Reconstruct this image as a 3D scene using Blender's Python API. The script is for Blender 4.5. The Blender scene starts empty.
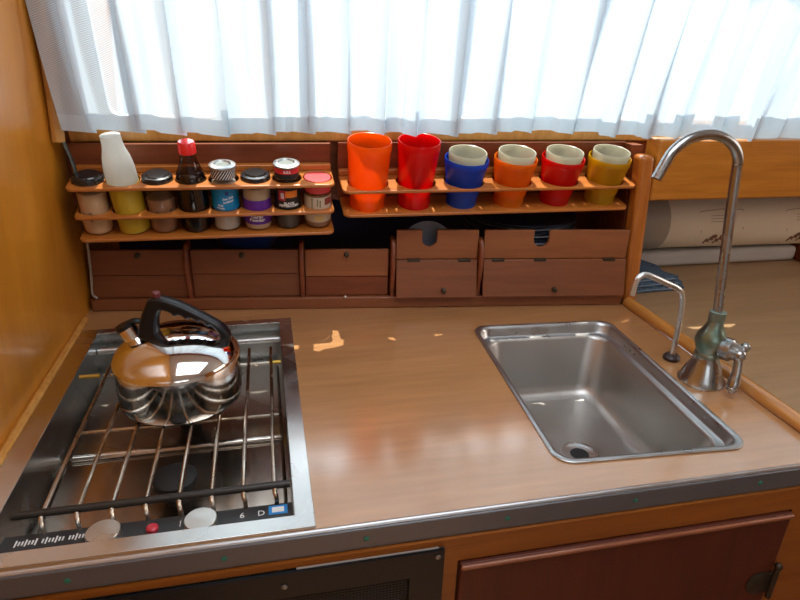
import bpy, bmesh, math, random
from mathutils import Vector, Matrix
random.seed(7)
SC = bpy.context.scene
COL = SC.collection
PI = math.pi

# ---------------------------------------------------------------- camera
cam_d = bpy.data.cameras.new('camera'); cam = bpy.data.objects.new('camera', cam_d); COL.objects.link(cam)
R = ((0.97646604, -0.05713737, 0.20796488), (-0.21363543, -0.38842806, 0.89637244), (0.02956303, -0.91970591, -0.39149337))
cam.matrix_world = Matrix(((R[0][0], -R[0][1], -R[0][2], 0), (R[1][0], -R[1][1], -R[1][2], 0), (R[2][0], -R[2][1], -R[2][2], .5), (0, 0, 0, 1)))
cam_d.sensor_width = 36; cam_d.lens = 27; cam_d.clip_start = .01
SC.camera = cam

# ---------------------------------------------------------------- world, sun, daylight, added fill, exposure
SC.view_settings.view_transform = 'Standard'; SC.view_settings.look = 'None'
SC.view_settings.gamma = 1; SC.view_settings.use_curve_mapping = False
SC.view_settings.exposure = 0.15
w = bpy.data.worlds.new('sky'); SC.world = w; w.use_nodes = True
bg = w.node_tree.nodes['Background']; bg.inputs[0].default_value = (.78, .9, 1, 1); bg.inputs[1].default_value = 2.2
def light(name, kind, loc, aim, energy, color, **k):
    d = bpy.data.lights.new(name, kind); d.energy = energy; d.color = color
    for a, b in k.items(): setattr(d, a, b)
    o = bpy.data.objects.new(name, d); COL.objects.link(o); o.location = loc
    o.rotation_euler = (Vector(aim) - Vector(loc)).to_track_quat('-Z', 'Y').to_euler(); return o
light('sun', 'SUN', (0.3, 1.6, 3), (0.3 - .06 * 3, 1.6 - .30 * 3, 0), 9, (1, .93, .8), angle=math.radians(.5))
light('hatch_fill', 'AREA', (.3, .30, 1.03), (.3, .34, 0), 3.8, (.95, .97, 1), shape='RECTANGLE', size=.85, size_y=.75)  # overhead fill added above the counter, at an assumed unseen hatch
light('starboard_fill', 'AREA', (2.15, .45, .62), (.2, .7, .1), 4.5, (1, .95, .88), shape='RECTANGLE', size=1.0, size_y=.5)  # side fill added to brighten the roll and left wall; window unseen
light('cabin_fill', 'AREA', (.2, -1.15, .62), (.2, .6, .1), .5, (1, .95, .88), shape='RECTANGLE', size=.8, size_y=.25)  # weak fill added behind the camera, at an assumed unseen window
light('outside_daylight', 'AREA', (.45, 1.75, .95), (.45, 1.0, .45), 14, (.9, .96, 1), shape='RECTANGLE', size=2.0, size_y=.9)

# ---------------------------------------------------------------- materials
def new_mat(name):
    m = bpy.data.materials.new(name); m.use_nodes = True
    nt = m.node_tree; return m, nt, nt.nodes, nt.links, nt.nodes['Principled BSDF']
def c4(c): return (c[0], c[1], c[2], 1)
def plain(name, col, rough=.5, metal=0, coat=0, emit=None, spec=.5):
    m, nt, N, L, p = new_mat(name)
    p.inputs['Base Color'].default_value = c4(col); p.inputs['Roughness'].default_value = rough
    p.inputs['Metallic'].default_value = metal; p.inputs['Coat Weight'].default_value = coat
    p.inputs['Specular IOR Level'].default_value = spec
    m.diffuse_color = c4(col); return m
def wood(name, c1, c2, rough=.35, coat=.3, axis='X', scale=14, stretch=12, contrast=.5, fine=.35, coat_rough=.12, coat_ior=1.5):
    m, nt, N, L, p = new_mat(name)
    tc = N.new('ShaderNodeTexCoord'); mp = N.new('ShaderNodeMapping'); L.new(tc.outputs['Object'], mp.inputs[0])
    s = {'X': (1, stretch, stretch), 'Y': (stretch, 1, stretch), 'Z': (stretch, stretch, 1)}[axis]
    mp.inputs['Scale'].default_value = s
    n1 = N.new('ShaderNodeTexNoise'); n1.inputs['Scale'].default_value = scale * .22; n1.inputs['Detail'].default_value = 6
    n1.inputs['Distortion'].default_value = .6; L.new(mp.outputs[0], n1.inputs[0])
    n2 = N.new('ShaderNodeTexNoise'); n2.inputs['Scale'].default_value = scale; n2.inputs['Detail'].default_value = 4
    L.new(mp.outputs[0], n2.inputs[0])
    mx = N.new('ShaderNodeMix'); mx.inputs[0].default_value = fine; L.new(n1.outputs[0], mx.inputs[2]); L.new(n2.outputs[0], mx.inputs[3])
    r = N.new('ShaderNodeValToRGB'); r.color_ramp.elements[0].position = .5 - contrast * .3; r.color_ramp.elements[1].position = .5 + contrast * .3
    r.color_ramp.elements[0].color = c4(c1); r.color_ramp.elements[1].color = c4(c2)
    L.new(mx.outputs[0], r.inputs[0]); L.new(r.outputs[0], p.inputs['Base Color'])
    p.inputs['Roughness'].default_value = rough; p.inputs['Coat Weight'].default_value = coat; p.inputs['Coat Roughness'].default_value = coat_rough
    p.inputs['Coat IOR'].default_value = coat_ior
    b = N.new('ShaderNodeBump'); b.inputs['Strength'].default_value = .06; b.inputs['Distance'].default_value = .001
    L.new(n2.outputs[0], b.inputs['Height']); L.new(b.outputs[0], p.inputs['Normal'])
    m.diffuse_color = c4(c2); return m
def metal(name, col, rough=.25, var=.12, scale=30, dirt=None, stretch=(1, 1, 1), bump=0):
    m, nt, N, L, p = new_mat(name)
    tc = N.new('ShaderNodeTexCoord'); mp = N.new('ShaderNodeMapping'); mp.inputs['Scale'].default_value = stretch
    L.new(tc.outputs['Object'], mp.inputs[0])
    n = N.new('ShaderNodeTexNoise'); n.inputs['Scale'].default_value = scale * .5; n.inputs['Detail'].default_value = 1.5; L.new(mp.outputs[0], n.inputs[0])
    mr = N.new('ShaderNodeMapRange'); mr.inputs[1].default_value = .3; mr.inputs[2].default_value = .7
    mr.inputs[3].default_value = max(.02, rough - var); mr.inputs[4].default_value = rough + var
    L.new(n.outputs[0], mr.inputs[0]); L.new(mr.outputs[0], p.inputs['Roughness'])
    p.inputs['Metallic'].default_value = 1; p.inputs['Base Color'].default_value = c4(col)
    if dirt:
        n2 = N.new('ShaderNodeTexNoise'); n2.inputs['Scale'].default_value = scale * .4; n2.inputs['Detail'].default_value = 3
        L.new(tc.outputs['Object'], n2.inputs[0])
        r = N.new('ShaderNodeValToRGB'); r.color_ramp.elements[0].position = .38; r.color_ramp.elements[1].position = .74
        r.color_ramp.elements[0].color = c4(col); r.color_ramp.elements[1].color = c4(dirt); L.new(n2.outputs[0], r.inputs[0])
        L.new(r.outputs[0], p.inputs['Base Color'])
    if bump:
        b = N.new('ShaderNodeBump'); b.inputs['Strength'].default_value = bump; b.inputs['Distance'].default_value = .002
        L.new(n.outputs[0], b.inputs['Height']); L.new(b.outputs[0], p.inputs['Normal'])
    m.diffuse_color = c4(col); return m
def clear(name, tint, gloss=.12, trans=.85, rough=.05, body=None):
    """thin clear wall: transparent with a fresnel gloss, optional milky body"""
    m, nt, N, L, p = new_mat(name); N.remove(p); out = N['Material Output']
    t = N.new('ShaderNodeBsdfTransparent'); t.inputs[0].default_value = c4(tint)
    g = N.new('ShaderNodeBsdfGlossy'); g.inputs['Roughness'].default_value = rough; g.inputs[0].default_value = (1, 1, 1, 1)
    d = N.new('ShaderNodeBsdfDiffuse'); d.inputs[0].default_value = c4(body or tint)
    m1 = N.new('ShaderNodeMixShader'); m1.inputs[0].default_value = trans; L.new(d.outputs[0], m1.inputs[1]); L.new(t.outputs[0], m1.inputs[2])
    lw = N.new('ShaderNodeLayerWeight'); lw.inputs[0].default_value = .25
    mr = N.new('ShaderNodeMapRange'); mr.inputs[3].default_value = gloss * .3; mr.inputs[4].default_value = min(1, gloss * 4); L.new(lw.outputs['Fresnel'], mr.inputs[0])
    m2 = N.new('ShaderNodeMixShader'); L.new(mr.outputs[0], m2.inputs[0]); L.new(m1.outputs[0], m2.inputs[1]); L.new(g.outputs[0], m2.inputs[2])
    L.new(m2.outputs[0], out.inputs[0]); m.diffuse_color = c4(tint); return m
def plastic(name, col, transl=.55, transp=.0, gloss=.06):
    """coloured translucent plastic"""
    m, nt, N, L, p = new_mat(name); N.remove(p); out = N['Material Output']
    d = N.new('ShaderNodeBsdfDiffuse'); d.inputs[0].default_value = c4(col)
    t = N.new('ShaderNodeBsdfTranslucent'); t.inputs[0].default_value = c4(col)
    a = N.new('ShaderNodeMixShader'); a.inputs[0].default_value = transl; L.new(d.outputs[0], a.inputs[1]); L.new(t.outputs[0], a.inputs[2])
    tr = N.new('ShaderNodeBsdfTransparent'); tr.inputs[0].default_value = c4(col)
    b = N.new('ShaderNodeMixShader'); b.inputs[0].default_value = transp; L.new(a.outputs[0], b.inputs[1]); L.new(tr.outputs[0], b.inputs[2])
    g = N.new('ShaderNodeBsdfGlossy'); g.inputs['Roughness'].default_value = .25
    lw = N.new('ShaderNodeLayerWeight'); lw.inputs[0].default_value = .3
    mr = N.new('ShaderNodeMapRange'); mr.inputs[3].default_value = gloss * .4; mr.inputs[4].default_value = gloss * 5; L.new(lw.outputs['Fresnel'], mr.inputs[0])
    c = N.new('ShaderNodeMixShader'); L.new(mr.outputs[0], c.inputs[0]); L.new(b.outputs[0], c.inputs[1]); L.new(g.outputs[0], c.inputs[2])
    L.new(c.outputs[0], out.inputs[0]); m.diffuse_color = c4(col); return m
def curtain_mat(name, thin):
    m, nt, N, L, p = new_mat(name); N.remove(p); out = N['Material Output']
    uv = N.new('ShaderNodeUVMap'); mp = N.new('ShaderNodeMapping'); L.new(uv.outputs[0], mp.inputs[0])
    sp = N.new('ShaderNodeSeparateXYZ'); L.new(mp.outputs[0], sp.inputs[0])
    def stripes(o, f):
        a = N.new('ShaderNodeMath'); a.operation = 'MULTIPLY'; a.inputs[1].default_value = f * 2 * PI; L.new(o, a.inputs[0])
        s = N.new('ShaderNodeMath'); s.operation = 'SINE'; L.new(a.outputs[0], s.inputs[0]); return s
    s1 = stripes(sp.outputs[0], 330); s2 = stripes(sp.outputs[1], 330)
    mul = N.new('ShaderNodeMath'); mul.operation = 'MULTIPLY'; L.new(s1.outputs[0], mul.inputs[0]); L.new(s2.outputs[0], mul.inputs[1])
    mr = N.new('ShaderNodeMapRange'); mr.inputs[1].default_value = -1; mr.inputs[2].default_value = 1
    mr.inputs[3].default_value = max(0, thin - .22); mr.inputs[4].default_value = thin + .22; L.new(mul.outputs[0], mr.inputs[0])
    d = N.new('ShaderNodeBsdfDiffuse'); d.inputs[0].default_value = (.80, .83, .86, 1)
    t = N.new('ShaderNodeBsdfTranslucent'); t.inputs[0].default_value = (.60, .72, .78, 1)
    a = N.new('ShaderNodeMixShader'); a.inputs[0].default_value = .42; L.new(d.outputs[0], a.inputs[1]); L.new(t.outputs[0], a.inputs[2])
    tr = N.new('ShaderNodeBsdfTransparent'); tr.inputs[0].default_value = (.97, .98, 1, 1)
    lw = N.new('ShaderNodeLayerWeight'); lw.inputs[0].default_value = .5          # threads close up when the cloth is seen edge-on
    op = N.new('ShaderNodeMapRange'); op.inputs[1].default_value = .02; op.inputs[2].default_value = .15
    op.inputs[3].default_value = 1; op.inputs[4].default_value = 0; op.interpolation_type = 'SMOOTHSTEP'; L.new(lw.outputs['Facing'], op.inputs[0])
    ml = N.new('ShaderNodeMath'); ml.operation = 'MULTIPLY'; L.new(mr.outputs[0], ml.inputs[0]); L.new(op.outputs[0], ml.inputs[1])
    b = N.new('ShaderNodeMixShader'); L.new(ml.outputs[0], b.inputs[0]); L.new(a.outputs[0], b.inputs[1]); L.new(tr.outputs[0], b.inputs[2])
    L.new(b.outputs[0], out.inputs[0]); m.diffuse_color = (.9, .9, .93, 1); return m

M = dict(
    wall=wood('varnished_wall_ply', (.52, .175, .012), (.74, .29, .026), .3, .45, 'Z', 10, 6, .8, .3, .16),
    trimwood=wood('golden_trim_wood', (.48, .20, .04), (.68, .33, .08), .3, .5, 'Z', 16),
    rack=wood('rack_mahogany', (.38, .108, .014), (.53, .180, .030), .35, .35, 'X', 16),
    dark=wood('dark_mahogany', (.15, .030, .008), (.23, .055, .014), .5, .08, 'X', 16),
    bin_a=wood('bin_mahogany', (.15, .042, .013), (.26, .080, .024), .5, .06, 'X', 14, contrast=.9),
    bin_b=wood('bin_mahogany_light', (.22, .062, .018), (.34, .115, .034), .5, .06, 'X', 14, contrast=.9),
    rail=wood('rail_wood', (.46, .18, .035), (.62, .27, .06), .25, .6, 'Y', 16),
    post=wood('post_wood', (.36, .10, .012), (.52, .165, .024), .28, .5, 'Z', 16),
    beam=wood('beam_wood', (.42, .14, .012), (.56, .21, .025), .3, .4, 'X', 18),
    laminate=wood('counter_laminate', (.38, .178, .066), (.53, .268, .108), .3, 1, 'X', 9, 9, .6, .45, .17, 1.9),
    oak=wood('oak_surface', (.27, .150, .07), (.42, .26, .13), .45, .05, 'X', 9, 14, 1.0, .4),
    front=wood('cabinet_frame_wood', (.22, .062, .005), (.32, .098, .009), .5, .05, 'X', 16),
    door=wood('cabinet_door_wood', (.070, .010, .002), (.105, .016, .003), .55, .0, 'Z', 12),
    doortrim=wood('door_moulding_wood', (.22, .07, .03), (.32, .11, .05), .4, .2, 'X', 16),
    steel=metal('brushed_steel', (.62, .61, .60), .3, .1, 40, (.5, .48, .46)),
    trimsteel=plain('counter_edge_grey_metal', (.15, .15, .16), .42, .45),
    edgelip=metal('counter_lip_aluminium', (.60, .60, .61), .34, .04, 40),
    sink=metal('sink_steel', (.52, .50, .475), .36, .05, 30, None, (1, 1, 1), .02),
    rimsteel=metal('sink_rim_steel', (.46, .46, .46), .34, .08, 60),
    frame=metal('stove_frame_steel', (.76, .75, .73), .24, .06, 30),
    pan=metal('stove_pan_steel', (.66, .60, .54), .28, .08, 14, (.46, .35, .26)),
    panwall=metal('stove_wall_steel', (.40, .41, .40), .26, .06, 14),
    chrome=metal('kettle_chrome', (.82, .80, .78), .07, .03, 20),
    kside=metal('kettle_side_steel', (.74, .72, .70), .11, .02, 30),
    rod=metal('grate_rod', (.62, .58, .52), .25, .08, 40, (.38, .27, .15)),
    bar=plain('black_bar', (.03, .026, .022), .38, .2),
    faucet=metal('faucet_nickel', (.40, .41, .41), .26, .06, 60),
    patina=metal('green_patina_brass', (.30, .36, .31), .38, .1, 60, (.16, .28, .22)),
    alu=metal('satin_aluminium', (.78, .77, .76), .3, .06, 40),
    black=plain('black_plastic', (.006, .006, .008), .3, 0, 0, None, .4),
    blackmatte=plain('black_matte', (.012, .012, .012), .65),
    maroon=plain('maroon_button', (.14, .025, .025), .35),
    brown=plain('dark_brown_rubber', (.03, .012, .01), .4),
    panel=plain('stove_panel_black', (.035, .036, .038), .4),
    white=plain('white_paint', (.78, .78, .76), .5), print=plain('white_print', (.8, .8, .78), .5),
    knob=metal('knob_face', (.75, .74, .70), .35, .1, 60, (.6, .58, .52)),
    redbtn=plain('red_button', (.55, .03, .05), .35), sticker=plain('blue_sticker', (.02, .25, .65), .4),
    brass=plain('brass', (.65, .42, .08), .35, .8), bronze=plain('old_bronze', (.06, .045, .03), .45, .7),
    cable=plain('white_cable', (.30, .25, .20), .5), bracket=plain('grey_bracket', (.10, .10, .09), .35, .7),
    green=plain('verdigris_screw', (.04, .22, .16), .5, .3), screw=plain('screw', (.3, .3, .3), .35, .9),
    ceiling=plain('cabin_ceiling', (.75, .73, .68), .7), floor=wood('cabin_floor', (.2, .1, .05), (.3, .16, .08), .4, .2),
    glass=clear('window_glass', (.97, .99, 1), .08, 1), jar=clear('jar_glass', (.93, .93, .92), .10, 1),
    soyglass=clear('soy_glass', (.62, .54, .50), .10, 1),
    grille=plain('grille_black', (.008, .009, .011), .4, 0, 0, None, .3), mesh=plain('grille_mesh_dark', (.02, .02, .022), .5),
    plate=plain('blue_plate', (.03, .07, .30), .3, 0, .4), plate2=plain('slate_plate', (.05, .075, .13), .3, 0, .4), glassplate=plain('white_rim_plate', (.50, .54, .62), .25, 0, .4),
    sheet=plain('white_sheet', (.50, .47, .44), .8), roll=plain('cream_paper', (.86, .78, .62), .6), rollin=plain('cream_roll_end', (.42, .37, .30), .6),
    ink=plain('brown_ink', (.22, .11, .06), .6), denim=None,
    foil=metal('silver_lid', (.42, .43, .43), .4, .05, 200), darkfoil=plain('grey_foil', (.28, .31, .29), .35, .6),
)
def denim():
    m, nt, N, L, p = new_mat('denim'); tc = N.new('ShaderNodeTexCoord'); n = N.new('ShaderNodeTexNoise')
    n.inputs['Scale'].default_value = 260; L.new(tc.outputs['Object'], n.inputs[0])
    r = N.new('ShaderNodeValToRGB'); r.color_ramp.elements[0].position = .35; r.color_ramp.elements[1].position = .65
    r.color_ramp.elements[0].color = (.035, .06, .10, 1); r.color_ramp.elements[1].color = (.10, .15, .21, 1)
    L.new(n.outputs[0], r.inputs[0]); L.new(r.outputs[0], p.inputs['Base Color']); p.inputs['Roughness'].default_value = .9; return m
M['denim'] = denim(); M['seam'] = plain('denim_seam', (.22, .30, .38), .9)

# ---------------------------------------------------------------- builders
def link(name, me, mat=None, parent=None, smooth=True, angle=35):
    o = bpy.data.objects.new(name, me); COL.objects.link(o)
    if mat and not me.materials: me.materials.append(mat)
    if parent: o.parent = parent
    if smooth:
        for p in me.polygons: p.use_smooth = True
        me.set_sharp_from_angle(angle=math.radians(angle))
    return o
def obj(name, bm, mat, parent=None, smooth=True, bevel=0, seg=2, angle=35):
    bmesh.ops.recalc_face_normals(bm, faces=bm.faces)
    me = bpy.data.meshes.new(name); bm.to_mesh(me); bm.free()
    o = link(name, me, mat, parent, smooth, angle)
    if bevel:
        b = o.modifiers.new('bevel', 'BEVEL'); b.width = bevel; b.segments = seg; b.limit_method = 'ANGLE'; b.angle_limit = math.radians(40)
    return o
def tag(o, label, cat, group=None):
    o['label'] = label; o['category'] = cat
    if group: o['group'] = group
    return o
def struct(o): o['kind'] = 'structure'; return o
def thing(name, label, cat, loc=(0, 0, 0), rot=(0, 0, 0), group=None):
    o = bpy.data.objects.new(name, None); o.empty_display_size = .02; COL.objects.link(o)
    o.location = loc; o.rotation_euler = rot; return tag(o, label, cat, group)
def B(): return bmesh.new()
def box(bm, x0, x1, y0, y1, z0, z1, sh=None):
    vs = [bm.verts.new((x, y, z)) for x in (x0, x1) for y in (y0, y1) for z in (z0, z1)]
    if sh:
        for v in vs: v.co = Vector(sh(v.co))
    for f in ((0, 1, 3, 2), (4, 6, 7, 5), (0, 4, 5, 1), (2, 3, 7, 6), (0, 2, 6, 4), (1, 5, 7, 3)): bm.faces.new([vs[i] for i in f])
    return bm
def lathe(bm, prof, c=(0, 0, 0), seg=40, axis='Z', cap=(True, True)):
    rings = []
    for r, z in prof:
        ring = []
        for i in range(seg):
            a = 2 * PI * i / seg; p = (r * math.cos(a), r * math.sin(a), z)
            if axis == 'X': p = (z, p[0], p[1])
            if axis == 'Y': p = (p[0], -z, p[1])
            ring.append(bm.verts.new((p[0] + c[0], p[1] + c[1], p[2] + c[2])))
        rings.append(ring)
    for a, b in zip(rings, rings[1:]):
        for i in range(seg): bm.faces.new((a[i], a[(i + 1) % seg], b[(i + 1) % seg], b[i]))
    if cap[0]: bm.faces.new(rings[0][::-1])
    if cap[1]: bm.faces.new(rings[-1])
    return bm
def tube(bm, pts, r, seg=12, sx=1.0, sy=1.0, up=None):
    pts = [Vector(p) for p in pts]; n = len(pts); rings = []
    rs = r if isinstance(r, (list, tuple)) else [r] * n
    t0 = (pts[1] - pts[0]).normalized()
    nrm = Vector(up) if up else (Vector((0, 0, 1)) if abs(t0.z) < .9 else Vector((0, 1, 0)))
    for i, p in enumerate(pts):
        t = (pts[min(i + 1, n - 1)] - pts[max(i - 1, 0)]).normalized()
        nrm = (nrm - t * nrm.dot(t)).normalized(); bn = t.cross(nrm)
        rings.append([bm.verts.new(p + nrm * (math.cos(2 * PI * k / seg) * rs[i] * sx) + bn * (math.sin(2 * PI * k / seg) * rs[i] * sy)) for k in range(seg)])
    for a, b in zip(rings, rings[1:]):
        for i in range(seg): bm.faces.new((a[i], a[(i + 1) % seg], b[(i + 1) % seg], b[i]))
    bm.faces.new(rings[0][::-1]); bm.faces.new(rings[-1]); return bm
def smoothpath(pts, n=8):
    P = [Vector(p) for p in pts]; out = []
    for i in range(len(P) - 1):
        p0 = P[max(i - 1, 0)]; p1 = P[i]; p2 = P[i + 1]; p3 = P[min(i + 2, len(P) - 1)]
        for k in range(n):
            t = k / n
            out.append(.5 * ((2 * p1) + (p2 - p0) * t + (2 * p0 - 5 * p1 + 4 * p2 - p3) * t * t + (3 * p1 - p0 - 3 * p2 + p3) * t ** 3))
    out.append(P[-1]); return out
def ball(bm, c, r, s=(1, 1, 1), u=20, v=12):
    bmesh.ops.create_uvsphere(bm, u_segments=u, v_segments=v, radius=r, matrix=Matrix.Translation(c) @ Matrix.Diagonal((*s, 1))); return bm
def rrect(x0, x1, y0, y1, r, n=6):
    pts = []
    rr = r if isinstance(r, (list, tuple)) else [r] * 4     # corners: x1y1, x0y1, x0y0, x1y0
    for k, (cx, cy, a0) in enumerate(((x1, y1, 0), (x0, y1, PI / 2), (x0, y0, PI), (x1, y0, 3 * PI / 2))):
        q = rr[k]; sx = -1 if cx == x1 else 1; sy = -1 if cy == y1 else 1
        for i in range(n + 1):
            a = a0 + PI / 2 * i / n
            pts.append((cx + sx * q + q * math.cos(a), cy + sy * q + q * math.sin(a)))
    return pts
def circ(cx, cy, r, n=32): return [(cx + r * math.cos(2 * PI * i / n), cy + r * math.sin(2 * PI * i / n)) for i in range(n)]
def curve_mesh(cu, name):
    o = bpy.data.objects.new('tmp', cu); COL.objects.link(o); bpy.context.view_layer.update()
    me = bpy.data.meshes.new_from_object(o.evaluated_get(bpy.context.evaluated_depsgraph_get())); me.name = name
    bpy.data.objects.remove(o); bpy.data.curves.remove(cu); return me
def flat(name, outer, holes, thick, bev=0.0, xf=None):
    """extruded 2D outline with holes; top at z=0, bottom at -thick (before xf)"""
    cu = bpy.data.curves.new(name, 'CURVE'); cu.dimensions = '2D'; cu.fill_mode = 'BOTH'
    cu.extrude = max(thick / 2 - bev, 1e-5); cu.bevel_depth = bev; cu.bevel_resolution = 2; cu.offset = -bev
    for loop in [outer] + list(holes):
        s = cu.splines.new('POLY'); s.points.add(len(loop) - 1); s.use_cyclic_u = True
        for p, (x, y) in zip(s.points, loop): p.co = (x, y, 0, 1)
    me = curve_mesh(cu, name)
    for v in me.vertices:
        v.co.z -= thick / 2
        if xf: v.co = Vector(xf(v.co))
    me.materials.clear(); return me
def text(name, body, size, mat, parent, place, extrude=.00012, wrap=None, bold=0.0, align='CENTER', spacing=1.0):
    """place: Matrix; wrap=(radius): bend the flat text round a vertical cylinder whose front faces -Y"""
    cu = bpy.data.curves.new(name, 'FONT'); cu.body = body; cu.size = size; cu.extrude = extrude; cu.offset = bold
    cu.align_x = align; cu.align_y = 'CENTER'; cu.resolution_u = 2; cu.space_line = spacing
    me = curve_mesh(cu, name); me.materials.clear()
    for v in me.vertices:
        x, y, z = v.co
        if wrap:
            rr, phi0, z0, slant = wrap; a = x / rr + phi0; v.co = ((rr + z) * math.sin(a), -(rr + z) * math.cos(a), y + z0 + slant * x)
        else: v.co = place @ v.co
    return link(name, me, mat, parent, smooth=False)
def decal(bm, r, a0, a1, z0, z1, n=16, th=.0003):
    """curved label patch on a vertical cylinder; angles in radians from the -Y direction"""
    rows = []
    for i in range(n + 1):
        a = a0 + (a1 - a0) * i / n
        rows.append([bm.verts.new((q * math.sin(a), -q * math.cos(a), z)) for q in (r, r + th) for z in (z0, z1)])
    for a, b in zip(rows, rows[1:]):
        for i, j in ((0, 1), (1, 3), (3, 2), (2, 0)): bm.faces.new((a[i], a[j], b[j], b[i]))
    bm.faces.new(rows[0]); bm.faces.new(rows[-1]); return bm

TL = .2126                                     # the cabin side and the racks lean inboard by 12 degrees
TILT = math.radians(12)
# ================================================================= SETTING
def lean(p):                                   # left wall leans inboard with height
    return (p.x + .12 * p.z, p.y, p.z)
bm = box(B(), -.42, -.353, -1.2, 1.6, -.9, 1.05, lambda p: (p.x + .06 * p.z, p.y, p.z)); struct(obj('wall_left', bm, M['wall'], smooth=False))
struct(obj('floor', box(B(), -.7, 2.4, -1.3, 1.7, -.96, -.9), M['floor'], smooth=False))
c = flat('ceiling', [(-.5, -1.3), (2.4, -1.3), (2.4, 1.12), (-.5, 1.12)], [rrect(-.12, .72, -.07, .67, .03)], .04)
o = link('ceiling', c, M['ceiling'], smooth=False); o.location.z = 1.09; struct(o)
def upright(outer, holes, thick, name):        # wall in the XZ plane, x = u, z = v
    return flat(name, outer, holes, thick, 0, lambda p: (p.x, p.z, p.y))
me = upright([(-.7, -.96), (2.4, -.96), (2.4, 1.1), (-.7, 1.1)], [rrect(-.1, .7, .5, .75, .02)], .05, 'wall_front')
o = link('wall_front', me, M['ceiling'], smooth=False); o.location.y = -1.2; struct(o)
struct(obj('wall_right', box(B(), 2.3, 2.36, -1.3, 1.7, -.96, 1.1), M['wall'], smooth=False))
# cabin side above the racks, with the long window; leans inboard
def sideplane(u, v, d=0):                      # v is height, d is depth behind the face
    return (u, 1.15 - (v - .30) * TL + d, v + d * TL)
me = flat('wall_back', [(-.42, .215), (2.4, .215), (2.4, 1.15), (-.42, 1.15)], [rrect(-.27, 2.2, .352, .80, .02)], .03, 0, lambda p: sideplane(p.x, p.y, -p.z))
struct(link('wall_back', me, M['dark'], smooth=False))
me = flat('window_1', rrect(-.275, 2.205, .347, .805, .02), [rrect(-.255, 2.185, .367, .785, .02)], .012, .001, lambda p: sideplane(p.x, p.y, -p.z + .022))
wn = struct(link('window_1', me, M['alu']))
link('glass_pane', flat('glass_pane', rrect(-.256, 2.186, .366, .786, .02), [], .004, 0, lambda p: sideplane(p.x, p.y, -p.z + .026)), M['glass'], wn, smooth=False)
# golden wood sill trim under the window, dark board below it, ledge strip behind the top planks
bm = box(B(), -.318, 2.2, 0, .030, .332, .356, lambda p: (p.x, sideplane(p.x, p.z)[1] - .013 + p.y * .4, p.z)); struct(obj('trim_sill', bm, M['trimwood'], bevel=.003))
# hull behind the lockers and behind the open shelf on the right
struct(obj('wall_hull', box(B(), -.42, 2.4, 1.50, 1.55, -.6, .32), M['dark'], smooth=False))
struct(obj('trim_locker_lining', box(B(), -.40, .735, 1.485, 1.499, 0, .214), plain('locker_navy', (.006, .014, .08), .6), smooth=False))  # plain dark navy board across the back of the lockers
struct(obj('trim_locker_top', box(B(), -.40, 2.4, 1.165, 1.50, .215, .225), M['dark'], smooth=False))
# batten and corner strips along the left wall
bm = tube(B(), [(-.3475, .40, .003), (-.3475, 1.13, .003)], .0065, 10); struct(obj('trim_batten', bm, M['trimwood']))
bm = tube(B(), [sideplane(-.343 + .06 * z, z, -.055 - .02 * math.sin(z * 9)) for z in (.352, .366, .38, .44, .5, .56, .62, .7, .8)], .010, 10, 1, 1.0)
struct(obj('trim_corner', bm, M['trimwood']))
# side panel and rounded post between racks and open shelf
def postlean(p): return (p.x - .07 * p.z, p.y, p.z)
struct(obj('wall_side_panel', box(B(), .741, .765, 1.09, 1.50, -.02, .33, postlean), M['dark'], smooth=False))

# ================================================================= COUNTER
RX, RY, RA = -.3465, 1.175, math.radians(-6.65)          # base line of the locker front
def riser(u, v=0, z=0): return (RX + u * math.cos(RA) - v * math.sin(RA), RY + u * math.sin(RA) + v * math.cos(RA), z)
sx, sy, sa = .5055, .7765, math.radians(-3.0)
def sk(x, y): return (sx + x * math.cos(sa) - y * math.sin(sa), sy + x * math.sin(sa) + y * math.cos(sa))
outer = [(-.354, .517), (.7335, .517), (.7335, 1.0), (.7335, 1.04), (.7335, 1.16), (-.354, 1.24)]
holes = [[(-.333, .526), (-.333, 1.074), (.024, 1.074), (.024, .526)], [sk(x, y) for x, y in rrect(-.135, .135, -.201, .201, .027)]]
ct = link('galley_counter', flat('galley_counter', outer, holes, .03), M['laminate'], smooth=False)
tag(ct, 'long light brown wood-grain laminate counter around the stove and sink', 'counter')
et = obj('counter_edge_trim', box(B(), -.354, 1.0, .5085, .516, -.027, .002), M['trimsteel'], bevel=.0015)
tag(et, 'long grey metal edging along the front of the counter', 'edge trim')
obj('edge_lip', tube(B(), [(-.354, .514, .0022), (1.0, .514, .0022)], .0034, 10), M['edgelip'], et)
for x in (-.22, -.066, .088, .257, .426, .608):
    s = obj('screw', lathe(B(), [(.0034, 0), (.0034, .0006), (.002, .0012)], (x, .5085, -.012), 14, 'Y'), M['green'], et); s['label'] = 'green corroded screw head'
tr = tag(obj('counter_rail', tube(B(), [(.7458, .517, .006), (.7458, 1.048, .006)], .0122, 20, 1.0, 1.0), M['rail']), 'rounded varnished wooden rail running beside the sink and faucet', 'rail')
op = tag(obj('side_table', box(B(), .7585, 1.9, .517, 1.49, -.0265, -.011), M['oak'], smooth=False, bevel=.002), 'brown wood-grain table surface right of the wooden rail', 'table')
pb = bmesh.new(); box(pb, .740, .771, 1.052, 1.088, 0, .315, postlean)
tag(obj('wooden_post', pb, M['post'], bevel=.009, seg=4), 'leaning rounded wooden post between cup rack and side table', 'post')
tag(obj('shelf_beam', box(B(), .7535, 2.2, 1.052, 1.100, .225, .345), M['beam'], bevel=.004), 'wide orange wooden beam under the curtain behind the faucet', 'beam')

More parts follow.
